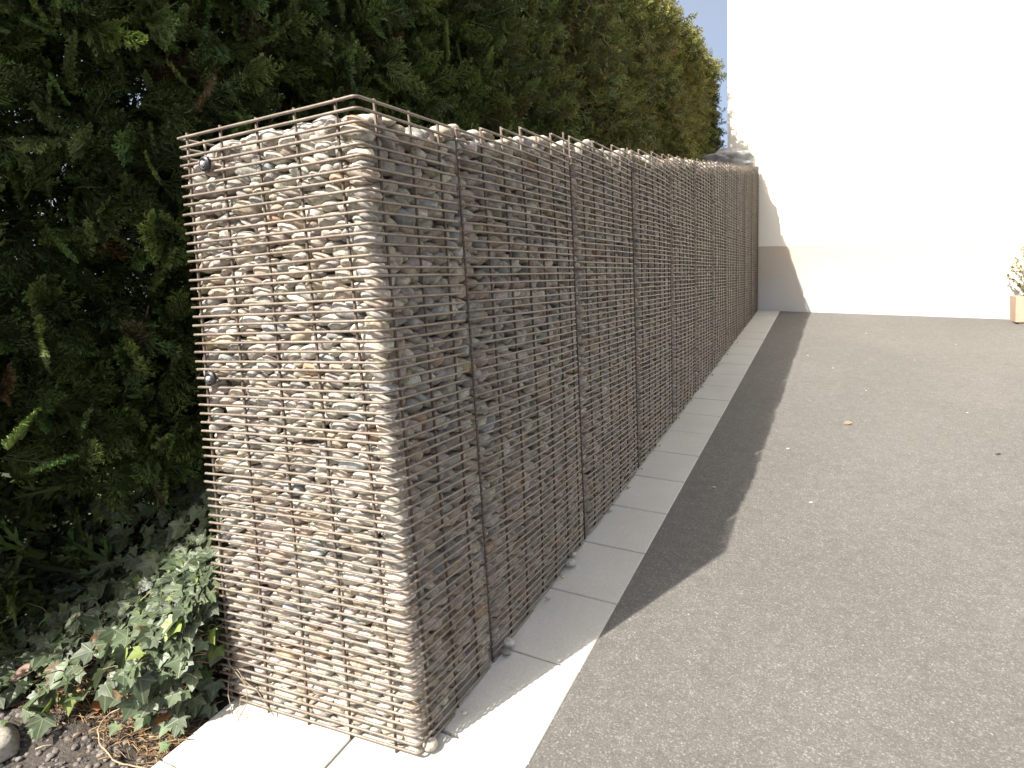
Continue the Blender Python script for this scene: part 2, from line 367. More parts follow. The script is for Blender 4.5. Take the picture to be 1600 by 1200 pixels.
EB = [-.545, -.424, -.302, -.182, -.062]
cells = {}
for i in order[:300]:
    p = pebs[i]; row = int(max(0, (1.470-p[0][2])//.0223))+1
    if p[7] == 'e': bay = int(np.searchsorted(EB, p[0][0])); key = (row, 'e', bay); u = p[0][0]
    else: bay = int(np.searchsorted([.062, .178, .288], p[0][1])); key = (row, 's', bay); u = p[0][1]
    cells.setdefault(key, []).append((u, i))
EN = ['left of the first rod', 'first rod bay', 'second rod bay', 'third rod bay', 'fourth rod bay', 'at the corner']
SN = ['right of the corner', 'second bay right of the corner', 'third bay right of the corner', 'beside the first cage joint']
lab = {}
for (row, kd, bay), L_ in cells.items():
    L_.sort()
    for n, (u, i) in enumerate(L_):
        t_ = pebs[i][6]; lum = t_.mean(); wr = t_[0]/t_[2]
        col = 'pale' if lum > .43 else 'dark' if lum < .28 else 'grey' if wr < 1.2 else 'tan' if wr > 1.42 else 'beige'
        ps = '' if len(L_) == 1 else ['left ', 'right '][n] if len(L_) == 2 else ordn(n+1)+' '
        lab[i] = '%s%s pebble in %s wire gap down, %s%s' % (ps, col, ordn(row), (EN if kd == 'e' else SN)[bay], ' of sunlit end' if kd == 'e' and bay < 5 else '')
for i in order[:300]:
    p = pebs[i]; cc = place_c(p); V = peb_verts(p, 3)
    o = mesh('river_pebble', V, ICO[3][1], M_peb, tint=np.broadcast_to(p[6], (len(V), 3))); o.location = cc
    setp(o, lab[i], 'pebble', GP)
bigV, bigF, bigT = [], [], []; n_ = 0
cens = warp(np.array([p[0] for p in pebs]))
for i, p in enumerate(pebs):
    if i in solo: continue
    lod = 3 if (p[7] in 'est' and p[0][1] < .9) else 2
    V = peb_verts(p, lod)+cens[i]
    bigV.append(V); bigF.append(ICO[lod][1]+n_); bigT.append(np.broadcast_to(p[6], (len(V), 3))); n_ += len(V)
# rubble heart of the wall
ys = np.linspace(.1, L-.02, 60); hv = []
for y in ys:
    for x, z in ((-W0+.06, gz(0, y)+.0), (-.1, gz(0, y)+.0), (-.1, fillz(y)-.06), (-W0+.06, fillz(y)-.06)): hv.append((x, y, float(z)))
hv = np.array(hv); hf = []
for k in range(59):
    for q in range(4): a_, b_ = k*4+q, k*4+(q+1) % 4; hf += [(a_, b_, b_+4), (a_, b_+4, a_+4)]
hf += [(0, 2, 1), (0, 3, 2), (236, 237, 238), (236, 238, 239)]
bigV.append(hv); bigF.append(np.array(hf)+n_); bigT.append(np.broadcast_to((.3, .27, .24), (len(hv), 3)))
o = mesh('pebble_fill', np.concatenate(bigV), np.concatenate(bigF), M_peb, tint=np.concatenate(bigT))
setp(o, 'mass of small grey and beige river pebbles filling the long gabion wall', 'pebbles', kind='stuff')

# ------------------------------------------------------------------ gabion cages
WR, BR, PT = .0033, .0034, .0223
def jit(n, a=.0008): return rng.normal(0, a, n)
def rodtop(y): return .020+PT*math.floor((float(ztop(y))+.004-.020)/PT)+.0075
def hwires(mb, ys0, ys1, bars, k0, k1, first):
    for k in range(k0, k1):
        z = .020+k*PT
        # start where the sloping ground and the stepped top allow
        if first:
            ph = z
            if z > H+.004: continue
            px = [(-.568+jit(1, .002)[0], 0, z)]
            for x in np.linspace(-.55, -.012, 12): px.append((x, 0, z))
            for t in np.linspace(0, math.pi/2, 5)[1:]: px.append((-.012+.012*math.sin(t), .012-.012*math.cos(t), z))
            yend = ys1
            pts = px+[(0, y, z) for y in np.linspace(.03, yend+jit(1, .003)[0], 6)]
            P = np.array(pts)
            lo = gz(0, P[:, 1])+.004
            P = P[z > lo-.02*0] if (z < lo).any() else P
        else:
            b = [q for q in bars if ztop(q)+.004 > z]
            if not b: continue
            ya = ys0 if b[0] == bars[0] else b[0]-.004
            ye = ys1
            yg = (z-.002)/G
            ye = min(ye, yg)
            if ye-ya < .03: continue
            yy = np.arange(ya, ye, .05); yy = np.append(yy, ye+jit(1, .0015)[0])
            P = np.stack([np.zeros(len(yy)), yy, np.full(len(yy), z)], 1)
        if len(P) < 2: continue
        P[:, 2] += jit(1, .0009)[0]+np.cumsum(jit(len(P), .00025))
        mb.tube(P, WR, 7 if first or ys0 < 2 else 5)
def back_grid(mb, y0, y1):
    for k in range(0, 106):
        z = .020+k*PT
        if z > ztop(y0)+.004: continue
        if z < gz(0, y1): continue
        mb.tube([(-W0, y0, z), (-W0, (y0+y1)/2, z), (-W0, y1, z)], WR, 4)
    for y in np.arange(y0+.06, y1, .111):
        mb.tube([(-W0+.006, y, gz(0, y)), (-W0+.006, y, rodtop(y))], BR, 4)
names = ['second from the corner', 'third', 'fourth', 'fifth', 'sixth', 'seventh', 'eighth', 'ninth', 'tenth', 'eleventh and farthest']
FIRSTJ = JY[0]
t = empty('gabion_basket', (0, 0, 0))
setp(t, 'near corner wire cage of the gabion, wrapping round its sunlit end', 'gabion', 'wire cages forming the gabion wall')
mb = MB(); hwires(mb, None, FIRSTJ-.018, None, 0, 66, True); mb.build('front_grid', M_wire, t, warpit=True)
for x in (-.545, -.424, -.302, -.182, -.062):
    mb = MB(); zz = np.linspace(.0, rodtop(0)+jit(1, .001)[0], 16); mb.tube(np.stack([np.full(16, x), np.full(16, .0058), zz], 1), BR, 8); mb.build('vertical_rod', M_rod, t, warpit=True)
for y in (.062, .178, .288, .338-.03*0):
    if y > .3: continue
    mb = MB(); zz = np.linspace(G*y, rodtop(0)+jit(1, .001)[0], 16); mb.tube(np.stack([np.full(16, -.0058), np.full(16, y), zz], 1), BR, 8); mb.build('vertical_rod', M_rod, t, warpit=True)
mb = MB(); back_grid(mb, .01, FIRSTJ); mb.build('back_grid', M_wire, t)
for (x, z) in ((-.468, 1.396), (-.513, .893)):
    mb = MB(); th = np.linspace(0, 2*math.pi, 25)[:-1]
    prof = [(.0065, -.0085), (.013, -.010), (.0175, -.007), (.0175, .0), (.009, .002), (.004, .002)]
    V = np.array([(x+r*math.cos(q), -.006+dy, z+r*math.sin(q)) for r, dy in prof for q in th])
    F = [(i*24+j, i*24+(j+1) % 24, (i+1)*24+(j+1) % 24, (i+1)*24+j) for i in range(5) for j in range(24)]
    mb.add(V, F); c_ = mb.build('spacer_clip', M_black, t, smooth=False, warpit=True)
    mb = MB(); mb.tube([(x, .04, z), (x, -.010, z), (x, -.0185, z)], .0062, 12); mb.build('rod_end', M_steel, c_, warpit=True)
for j in range(len(JY)-1):
    y0, y1 = JY[j], JY[j+1]
    t = empty('gabion_basket', (0, float(y0), float(gz(0, y0)))); off = np.array(t.location)
    setp(t, 'wire cage on the shaded long side of the gabion, %s' % names[j], 'gabion', 'wire cages forming the gabion wall')
    n = 7; st_ = (y1-y0-.055)/6; bars = [y0+.012+st_*i for i in range(n)]
    mb = MB(); hwires(mb, y0+.003, y1-.020, bars, 0, 112, False)
    mb.build('front_grid', M_wire, t, warpit=True, off=off)
    for y in bars:
        mb = MB(); zt_ = rodtop(y)+rng.normal(0, .0012); k = 14
        zz = np.linspace(gz(0, y)-.002, zt_, k); mb.tube(np.stack([np.full(k, -.0058), np.full(k, y)+jit(1, .0015)[0], zz], 1), BR, 7 if j < 3 else 5)
        mb.build('vertical_rod', M_rod, t, warpit=True, off=off)
    mb = MB(); back_grid(mb, y0, y1); mb.build('back_grid', M_wire, t, off=off)

# ------------------------------------------------------------------ house
hx0 = -.335
t = empty('house', (hx0, L, float(gz(hx0, L))-.1)); o0 = np.array(t.location)
setp(t, 'cream rendered house closing the far end of the yard, with a beige plinth', 'house')
def quadbox(mb, x0, x1, y0, y1, zf0, zf1):
    V = [(x, y, zf0(x)) for x, y in ((x0, y0), (x1, y0), (x1, y1), (x0, y1))]+[(x, y, zf1(x)) for x, y in ((x0, y0), (x1, y0), (x1, y1), (x0, y1))]
    mb.add(V, [(0,3,2,1),(4,5,6,7),(0,1,5,4),(1,2,6,5),(2,3,7,6),(3,0,4,7)])
pl = lambda x: 1.392-.0748*max(x, -.4)
mb = MB(); quadbox(mb, hx0, 9, L, 15, pl, lambda x: 7.5); mb.build('wall', M_wall, t, smooth=False, off=o0)
mb = MB(); quadbox(mb, hx0+.002, 9.02, L+.004, 15.02, lambda x: -.6, pl); mb.build('plinth', M_plinth, t, smooth=False, off=o0)
mb = MB()
for s_, (ya, yb) in ((0, (L-.5, 11)), (1, (15.5, 11))):
    V = [(hx0-.02, ya, 7.3), (9.4, ya, 7.3), (9.4, yb, 10.2), (hx0-.02, yb, 10.2)]; V2 = [(a_, b_, c_-.18) for a_, b_, c_ in V]
    mb.add(V+V2, [(0,1,2,3),(7,6,5,4),(0,4,5,1),(1,5,6,2),(2,6,7,3),(3,7,4,0)])
mb.build('roof', M_tile, t, smooth=False, off=o0)
mb = MB(); mb.add([(hx0, L, 7.5), (hx0, 15, 7.5), (hx0, 11, 10)], [(0, 1, 2)]); mb.add([(9, L, 7.5), (9, 15, 7.5), (9, 11, 10)], [(0, 2, 1)]); mb.build('gable', M_wall, t, smooth=False, off=o0)

# ------------------------------------------------------------------ thuja hedge
def frond(detail):
    """one flat spray in the XZ plane, growing along +X, unit length"""
    V, F = [], []
    def blade(p, d, l, w_):
        d = d/np.linalg.norm(d); n = np.array([-d[1], d[0]]); b = len(V)
        for t_, ww in ((0, w_*.6), (.45, w_), (1, w_*.15)):
            for s_ in (-1, 1): q = p+d*l*t_+n*ww*s_; V.append((q[0], rng.normal(0, .012)+.10*q[1]**2, q[1]))
        F.append((b, b+1, b+3, b+2)); F.append((b+2, b+3, b+5, b+4))
    N = 12 if detail else 6
    blade(np.array([0., 0.]), np.array([1., 0]), 1., .010 if detail else .035)
    for k in range(N):
        t_ = .10+.86*k/N; s_ = 1 if k % 2 else -1
        l = (.50 if detail else .55)*(1-t_)**.75*rng.uniform(.6, 1.2)+.06; ang = s_*rng.uniform(.50, .75)
        dd = np.array([math.cos(ang), math.sin(ang)]); p = np.array([t_, 0.])
        blade(p, dd, l, .0085 if detail else .030)
        m_ = (max(2, int(l*15)) if detail else max(1, int(l*5)))
        for q in range(m_):
            u = (q+.7)/(m_+.5)
            for s2 in (-1, 1):
                a2 = ang+s2*rng.uniform(.4, .65)
                blade(p+dd*l*u, np.array([math.cos(a2), math.sin(a2)]), l*.36*(1-u*.7)+.030, .0085 if detail else .028)
    return np.array(V), np.array(F)
FR = {True: [frond(True) for _ in range(7)], False: [frond(False) for _ in range(6)]}
XF_Y = [-.75, .1, .5, 1.2, 2, 4, 5.5, 7.1]; XF_X = [-1.22, -.92, -.81, -.72, -.67, -.57, -.49, -.43]
Y0H, Y1H = -.75, 6.98
def hx(y, z):
    base = np.interp(y, XF_Y, XF_X)
    return base+.035*np.sin(y*3.1+z*1.3)+.03*np.sin(y*7.3+1+z*2.9)+.025*np.sin(z*5.1+y*4)-np.clip((2.7-z), 0, 3)*.015*np.clip(y/3, 0, 1)
def htop(y): return np.interp(y, [-.75, 1, 2, 3, 4.6, 6.5], [2.75, 2.8, 2.95, 3.18, 3.47, 3.50])
def hbot(x, y): return G*y+.60+.12*(y < -.3)+.14*(y < -.15)*(x < -1.1)+.10*np.sin(y*9)*np.sin(x*7+y)
hV, hF, hT = [], [], []; hn = 0
def add_frond(pos, out, length, droop, detail, tint, nrm=None):
    global hn
    V, F = FR[detail][rng.integers(len(FR[detail]))]
    X = np.array(out, float); X[2] += droop; X /= np.linalg.norm(X)
    # sprays stand in near vertical planes
    up = np.array([rng.normal(0, .45), rng.normal(0, .45), 1.]); Y = np.cross(up, X) if nrm is None else np.array(nrm, float)-X*(np.array(nrm)@X); Y /= np.linalg.norm(Y); Z = np.cross(X, Y)
    Wd = pos+(V[:, :1]*X+V[:, 1:2]*Y*2+V[:, 2:]*Z)*length
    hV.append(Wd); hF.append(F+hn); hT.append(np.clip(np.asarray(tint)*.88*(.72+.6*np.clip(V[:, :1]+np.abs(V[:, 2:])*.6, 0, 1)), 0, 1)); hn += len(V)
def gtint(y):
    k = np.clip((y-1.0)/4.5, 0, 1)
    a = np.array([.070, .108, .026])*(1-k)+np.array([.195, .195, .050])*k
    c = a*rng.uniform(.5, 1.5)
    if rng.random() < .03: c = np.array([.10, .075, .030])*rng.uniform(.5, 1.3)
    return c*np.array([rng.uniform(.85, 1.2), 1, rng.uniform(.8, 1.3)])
def yshade(y): return 0
# visible face
def face(n, ylo, yhi, depth, detail, lmin, lmax):
    for _ in range(n):
        y = rng.uniform(ylo, yhi); zt_ = float(htop(y)); 
        z = rng.uniform(.0, 1)*(zt_-.5-G*y)+.5+G*y
        x = float(hx(y, z))-.02-rng.random()**1.2*depth-rng.uniform(.02, .06)
        if z < hbot(x, y): continue
        if rng.random() < .7:      # sprays lying in the clipped face, fanned flat towards the light
            sd = 1 if rng.random() < .5 else -1
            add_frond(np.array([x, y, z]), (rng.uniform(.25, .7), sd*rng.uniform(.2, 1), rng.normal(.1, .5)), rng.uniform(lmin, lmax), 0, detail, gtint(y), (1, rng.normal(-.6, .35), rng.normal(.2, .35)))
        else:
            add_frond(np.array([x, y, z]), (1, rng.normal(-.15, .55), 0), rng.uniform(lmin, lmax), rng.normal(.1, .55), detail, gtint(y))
face(5200, Y0H, 2.6, .30, True, .11, .21)
face(11500, 2.2, Y1H, .20, False, .08, .16)
# far end, near end, top and back
for _ in range(1800):
    x = rng.uniform(-1.7, -.45); z = rng.uniform(.9, 3.25)
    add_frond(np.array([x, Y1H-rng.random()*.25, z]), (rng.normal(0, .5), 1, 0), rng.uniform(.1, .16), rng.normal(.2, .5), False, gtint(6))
for _ in range(3000):
    x = rng.uniform(-1.8, -1.26); z = rng.uniform(.72, 2.75)
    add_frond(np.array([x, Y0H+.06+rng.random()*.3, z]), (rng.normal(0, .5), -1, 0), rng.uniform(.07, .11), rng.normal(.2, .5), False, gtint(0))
for _ in range(6200):
    y = rng.uniform(Y0H+.1, Y1H); x = rng.uniform(-1.75, float(hx(y, 3))-.03)
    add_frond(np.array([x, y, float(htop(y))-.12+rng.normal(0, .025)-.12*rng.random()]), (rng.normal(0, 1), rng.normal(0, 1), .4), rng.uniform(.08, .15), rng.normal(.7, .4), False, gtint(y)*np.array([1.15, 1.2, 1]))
for _ in range(14000):
    y = rng.uniform(Y0H+.05, Y1H) if _ > 3500 else rng.uniform(-.7, 2.2); z = rng.uniform(.0, 3.2) if _ > 3500 else rng.uniform(0, 1.0)
    if z > htop(y)-.05 or z < G*y: continue
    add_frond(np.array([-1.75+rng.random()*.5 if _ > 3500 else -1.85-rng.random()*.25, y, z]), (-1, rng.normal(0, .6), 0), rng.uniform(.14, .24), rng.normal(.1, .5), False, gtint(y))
for _ in range(10500):      # inner sprays that close the gaps
    y = rng.uniform(Y0H+.1, Y1H); z = rng.uniform(.45, 3.1)
    if z > htop(y)-.1 or z < G*y+.62: continue
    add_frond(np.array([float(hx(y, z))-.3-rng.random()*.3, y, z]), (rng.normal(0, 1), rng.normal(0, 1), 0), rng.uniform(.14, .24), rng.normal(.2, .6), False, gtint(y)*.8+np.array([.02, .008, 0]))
t = empty('thuja_hedge', (-1.2, -.2, float(gz(-1, 0))))
setp(t, 'tall clipped evergreen hedge with scaly green sprays, rising behind the gabion wall', 'hedge')
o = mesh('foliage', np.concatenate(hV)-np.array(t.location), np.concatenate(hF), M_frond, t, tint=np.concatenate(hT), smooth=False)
for k in range(15):
    y = .3+k*.43+rng.normal(0, .04); x = -1.28+rng.normal(0, .05); mb = MB()
    zz = np.linspace(G*y-.05, htop(y)-.25, 14); P = np.stack([x+.02*np.sin(zz*3+k), y+.02*np.cos(zz*2.6+k), zz], 1)
    mb.tube(P, np.linspace(.024, .006, 14), 8, (.13, .085, .055))
    for q in range(60):
        z = rng.uniform(.35, htop(y)-.4)+0; a_ = rng.uniform(-1.7, 1.7) if rng.random() < .7 else rng.uniform(0, 6.28); l = rng.uniform(.25, .42)
        dx, dy = math.cos(a_), math.sin(a_)
        if y+dy*l < Y0H+.04: dy = abs(dy)
        B = np.array([(x, y, z), (x+dx*l*.5, y+dy*l*.5, z+.04), (x+dx*l, y+dy*l*.9, z+.04+l*.35)])
        if z < G*y+.5: continue
        mb.tube(B, np.array([.007, .005, .002]), 4, (.14, .09, .055), cap=False)
    mb.build('trunk', M_bark, t, off=np.array(t.location))

# ------------------------------------------------------------------ ivy
def ivy_leaf():
    lobes = [(-2.0, .52), (-1.05, .78), (0, 1.0), (1.05, .78), (2.0, .52)]
    ring = []; lob = []
    for i, (a_, r) in enumerate(lobes):
        a2 = a_+rng.normal(0, .06); r2_ = r*rng.uniform(.88, 1.1)
        for da, rr, v_ in ((-.27, .74, 0.45), (0, 1, 1), (.27, .74, .45)):
            ring.append((a2+da, r2_*rr, v_))
        if i < 4: ring.append(((a_+lobes[i+1][0])/2, .58*rng.uniform(.88, 1.1)*(1.08 if i in (1, 2) else .85), 0))
    V = [(0, 0, 0)]; vv = [1.]
    fold = rng.uniform(.05, .45); curl = rng.uniform(-.35, .15)
    for a_, r, v_ in ring:
        x, y = r*math.cos(a_), r*math.sin(a_); V.append((x, y, fold*abs(y)*.6+curl*x*x*.5+rng.normal(0, .02))); vv.append(v_)
    n = len(ring); F = [(0, i, i+1) for i in range(1, n)]
    return np.array(V), np.array(F), np.array(vv)
LV = [ivy_leaf() for _ in range(14)]
iV, iF, iT, iE = [], [], [], []; in_ = 0
stems = MB()
def add_leaf(pos, nrm, size, tint, hd=None, stem=True):
    global in_
    V, F, e = LV[rng.integers(14)]
    N = np.array(nrm, float); N /= np.linalg.norm(N)
    X = np.array(hd if hd is not None else (rng.normal(0, 1), rng.normal(-.4, 1), -.3)); X = X-N*(X@N); X /= np.linalg.norm(X)+1e-9; Y = np.cross(N, X)
    Wd = pos+(V[:, :1]*X+V[:, 1:2]*Y+V[:, 2:]*N)*size
    iV.append(Wd); iF.append(F+in_); iT.append(np.broadcast_to(tint, (len(V), 3))); iE.append(e); in_ += len(V)
    if stem:
        q = pos-N*size*.5-X*size*.4; r = pos-N*size*1.1-X*size*.5
        stems.tube([pos, q, r], [.0011, .0012, .0016], 4, (.24, .22, .10) if rng.random() < .6 else (.22, .12, .07), cap=False)
def ivh(x, y):
    """height of the ivy mass above the soil"""
    fr = -.10+.10*np.sin(x*8)+np.clip((-.95-x), 0, 1)*-.05          # front edge
    t_ = np.clip((y-fr+.16)/.45, 0, 1)
    near = np.exp(-((x+.62)/.22)**2)
    return .03+.30*t_**.8+near*.22+.30*np.clip((y-.12)/.5, 0, 1)*np.clip((-.7-x)/.15, 0, 1)*np.clip((y+.20)/.22, 0, 1)+.05*np.sin(x*13+y*5)*t_
for _ in range(5200):
    x = -.60-rng.random()**1.05*1.5; y = rng.uniform(-.34, 1.1)
    fr = -.15-.13*max(0, min(1, (-.9-x)/.3))+.05*math.sin(x*9)+.05*math.sin(x*21+1)
    if y < fr-.06*rng.random(): continue
    if _ % 7 == 0: x = rng.uniform(-.78, -.63); y = rng.uniform(-.13, .03)
    if x > -.645 and y > -.02: continue
    h = float(ivh(x, y)); z = float(gz(x, y))+h*(1-.55*rng.random()**2)
    hue_pick = rng.random()
    tn = np.array([.088, .118, .062])*rng.uniform(.5, 1.35)
    if hue_pick < .04: tn = np.array([.19, .25, .06])*rng.uniform(.8, 1.15)  # a few yellow-green leaves, picked at random
    if hue_pick > .985: tn = np.array([.20, .12, .06])*rng.uniform(.6, 1.2)
    add_leaf(np.array([x, y, z]), (rng.normal(.25, .45), rng.normal(-.75, .45), rng.uniform(.35, 1.1)), rng.uniform(.028, .058), tn, hd=(rng.normal(0, .6), -.5, -.9))
for _ in range(90):
    x = rng.uniform(-.80, -.622); y = rng.uniform(-.17, -.035); z = float(gz(x, y))+rng.random()**1.3*(.10+1.3*max(0, y+.17))
    add_leaf(np.array([x, y, z+.01]), (rng.normal(.35, .4), rng.normal(-.8, .35), rng.uniform(.3, .9)), rng.uniform(.026, .046), np.array([.088, .118, .062])*rng.uniform(.6, 1.3), hd=(rng.normal(0, .6), -.5, -.9))
for (x, y, z, s_) in ((-1.12, -.33, .03, .034), (-1.02, -.30, .02, .03), (-.66, -.17, .035, .032), (-.74, -.18, .045, .04), (-.80, -.22, .03, .03), (-.63, -.2, .012, .03), (-.655, -.05, .10, .04), (-.69, -.10, .16, .045)):
    add_leaf(np.array([x, y, float(gz(x, y))+z]), (rng.normal(.2, .3), -.5, 1), s_, np.array([.09, .14, .05]), hd=(rng.normal(0, .6), -1, -.3))
t = empty('ivy', (-.9, .1, 0.))
setp(t, 'dense mat of lobed green ivy leaves creeping along the foot of the hedge', 'ivy', kind='stuff')
o = mesh('leaves', np.concatenate(iV)-np.array(t.location), np.concatenate(iF), M_ivy, t, tint=np.concatenate(iT), smooth=True, extra=np.concatenate(iE)); o['kind'] = 'stuff'
for _ in range(45):
    x = rng.uniform(-1.5, -.65); y = rng.uniform(-.2, .4); z = float(gz(x, y))+.01; P = [(x, y, z)]
    for q in range(6): P.append((P[-1][0]+rng.normal(0, .03), P[-1][1]+rng.normal(-.005, .03), P[-1][2]+rng.uniform(.0, .045)))
    stems.tube(P, .0016, 4, (.2, .15, .08))
o = stems.build('stems', M_bark, t, off=np.array(t.location)); o['kind'] = 'stuff'

# ------------------------------------------------------------------ litter, stones and twigs
mb = MB()
for _ in range(1300):
    x = rng.uniform(-1.7, -.62); y = rng.normal(-.19, .04); z = float(soilz(x, y))+rng.uniform(.002, .018); l = rng.uniform(.015, .07); a_ = rng.normal(0.3, .7)
    dx, dy = math.cos(a_)*l, math.sin(a_)*l; b = rng.normal(0, .2)*l
    c_ = np.array([.30, .20, .11])*rng.uniform(.3, 1.3)
    mb.tube([(x, y, z), (x+dx*.5-dy*b*5, y+dy*.5+dx*b*5, z+rng.uniform(0, .01)), (x+dx, y+dy, z+rng.normal(0, .006))], rng.uniform(.0006, .0015), 4, c_, cap=False)
o = mb.build('plant_litter', M_litter); setp(o, 'brown straw and dead needles strewn along the edge of the ivy', 'litter', kind='stuff')
mb = MB()
for _ in range(1400):
    x = rng.uniform(-1.6, -.6); y = rng.uniform(-.6, -.12); z = float(soilz(x, y)); r = rng.uniform(.002, .008)
    V = PROTO[2][rng.integers(20)]*r*np.array([1.2, 1, .8]); mb.add(V+np.array([x, y, z]), ICO[2][1], np.array([.11, .098, .086])*rng.uniform(.6, 1.9))
o = mb.build('soil_crumbs', M_bark); setp(o, 'dark crumbs of earth lying on the bare soil in front of the ivy', 'soil', kind='stuff')
def dead_leaf(x, y, z, s_, rz, tint, label, name='dead_leaf', cat='leaf', group=None, oval=True):
    V, F = [], []
    for i in range(9):
        u = i/8; wd = math.sin(math.pi*u**.8)*.33+.01
        for j in (-1, 0, 1): V.append(((u-.5), j*wd, .12*abs(j)*wd*3+.25*(u-.5)**2*(1+j*.5)+rng.normal(0, .015)))
    for i in range(8):
        for j in range(2): q = i*3+j; F.append((q, q+3, q+4, q+1))
    V = np.array(V)*s_; o = mesh(name, V, np.array(F), M_litter, tint=np.broadcast_to(np.array(tint, float), (len(V), 3)))
    o.location = (x, y, z); o.rotation_euler = (rng.normal(0, .25), rng.normal(0, .25), rz); setp(o, label, cat, group); return o
dead_leaf(-1.02, -.205, .012, .085, .5, (.42, .25, .12), 'large curled orange brown dead leaf lying in front of the ivy')
dead_leaf(-.92, -.19, .014, .06, 2.2, (.34, .14, .06), 'reddish brown dead leaf on the straw right of the largest dead leaf')
dead_leaf(-1.26, -.19, .03, .11, 1.2, (.32, .22, .17), 'pale grey brown dead leaf at the left picture edge among the ivy')
dead_leaf(-.70, -.155, .01, .06, 1.9, (.36, .16, .07), 'rust coloured dead leaf beside the paving slab and the ivy')
dead_leaf(.892, 2.861, float(gz(.892, 2.861))+.006, .045, .2, (.25, .19, .13), 'small tan dry leaf lying in the middle of the sunlit asphalt')
dead_leaf(1.533, 2.64, float(gz(1.533, 2.64))+.005, .032, .9, (.17, .13, .10), 'small brown dry leaf on the asphalt near the right picture edge')
def stone(name, loc, sz, tint, label, cat, group=None, m=M_peb, rz=0, lod=3):
    V = PROTO[lod][rng.integers(20)]*np.array(sz); o = mesh(name, V, ICO[lod][1], m, tint=np.broadcast_to(np.array(tint, float), (len(V), 3)))
    o.location = loc; o.rotation_euler = (0, 0, rz); setp(o, label, cat, group); return o
stone('stone', (-1.13, -.385, -.03), (.105, .07, .034), (.44, .40, .34), 'pale flat stone half sunk in the soil at the bottom left', 'stone')
stone('pebble', (.012, .43, float(G*.43)+.02), (.016, .014, .011), (.40, .40, .37), 'white pebble resting against the foot of the gabion beside the second kerb joint', 'pebble')
stone('pebble', (.018, .40, float(G*.40)+.012), (.014, .012, .007), (.2, .19, .18), 'small dark pebble on the kerb just in front of the white pebble', 'pebble')
stone('pebble', (.018, .90, float(G*.9)+.016), (.016, .018, .009), (.38, .37, .34), 'flat pale pebble on the shaded kerb by the third slab', 'pebble')
stone('pebble', (.008, .95, float(G*.95)+.02), (.010, .011, .007), (.42, .41, .38), 'tiny whitish pebble behind the flat pale pebble on the kerb', 'pebble')
stone('pebble', (.006, .035, .02), (.014, .018, .013), (.40, .36, .30), 'round tan pebble that slipped out at the foot of the gabion corner', 'pebble')
for (x, y), l_ in (((.196+.13, 4.485), 'pale grit stone on the shaded asphalt near the far kerb'), ((.613, 4.52), 'white grit stone on sunlit asphalt nearest the far shadow edge'),
        ((.36, 1.75), 'white grit stone in the shadow on the asphalt, by the near kerb'), ((.80, 4.15), 'pale grit stone between the far shadow edge and the middle of the yard'),
        ((1.0, 3.6), 'pale grit stone a little beyond the tan dry leaf'), ((1.35, 4.6), 'pale grit stone in the middle of the sunlit yard'), ((1.7, 5.3), 'pale grit stone in front of the house plinth, middle'),
        ((.62, 2.35), 'white grit stone on sunlit asphalt, left of and nearer than the tan leaf'), ((2.0, 4.4), 'pale grit stone on the asphalt below the planter'), ((1.5, 3.3), 'pale grit stone just beyond the small brown leaf'),
        ((1.05, 5.6), 'pale grit stone close to the house plinth, left of the middle'), ((.75, 1.75), 'tiny white grit stone on the near asphalt beside the shadow')):
    s_ = rng.uniform(.005, .009)
    stone('grit_stone', (x, y, float(gz(x, y))+.003), (s_*1.1, s_*.8, s_*.5), (.45, .43, .38), l_, 'grit', 'grit stones scattered on the asphalt', rz=rng.uniform(0, 3), lod=2)
for k in range(15):
    y = .14+.33*k+rng.uniform(0, .25); x = .008+abs(rng.normal(0, .012)); s_ = rng.uniform(.004, .009)
    stone('stone_chip', (x, y, float(G*y)+.009), (s_*1.3, s_, s_*.6), tuple(PAL[rng.choice(len(PAL), p=PW)]), 'small stone chip at the gabion foot on the %s kerb slab along the wall' % ordn(k+1), 'stone chip', 'stone chips along the gabion foot', rz=rng.uniform(0, 3), lod=2)
# thin dry runner and twigs
mb = MB(); K = np.array([(-.80, -.16, .05), (-.86, -.19, .035), (-.87, -.23, .02), (-.80, -.27, .015), (-.70, -.285, .012), (-.60, -.27, .012), (-.55, -.262, .012)])
tt = np.linspace(0, 6, 34); P = np.stack([np.interp(tt, range(7), K[:, i]) for i in range(3)], 1)
P = np.array([P[max(0, i-2):i+3].mean(0) for i in range(34)]); P[:, 2] += G*P[:, 1]
mb.tube(P+rng.normal(0, .0012, P.shape), .0019, 6, (.40, .31, .20)); o = mb.build('ivy_runner', M_litter, off=P[0]); o.location = P[0]; setp(o, 'thin pale bent ivy runner curving over the soil towards the slab', 'twig')
mb = MB()
for A, B in (((-.70, .02, .14), (-.50, -.055, .095)), ((-.50, -.055, .095), (-.525, -.075, .0)), ((-.58, -.03, .10), (-.44, -.03, .01)), ((-.60, -.03, .08), (-.56, -.06, .0)), ((-.535, -.05, .13), (-.50, -.055, .095))):
    A, B = np.array(A), np.array(B); M_ = (A+B)/2+rng.normal(0, .008, 3); mb.tube([A, M_, B], .0013, 5, (.34, .28, .20))
for q in range(4):
    p_ = np.array([-.53, -.055, .05])+rng.normal(0, .03, 3); mb.tube([p_, p_+rng.normal(0, .02, 3), p_+rng.normal(0, .03, 3)], .0009, 4, (.4, .33, .2))
o = mb.build('dry_weed', M_litter, off=(-.52, -.07, 0)); o.location = (-.52, -.07, 0); setp(o, 'spindly dry weed stalk at the left foot of the gabion end', 'weed')
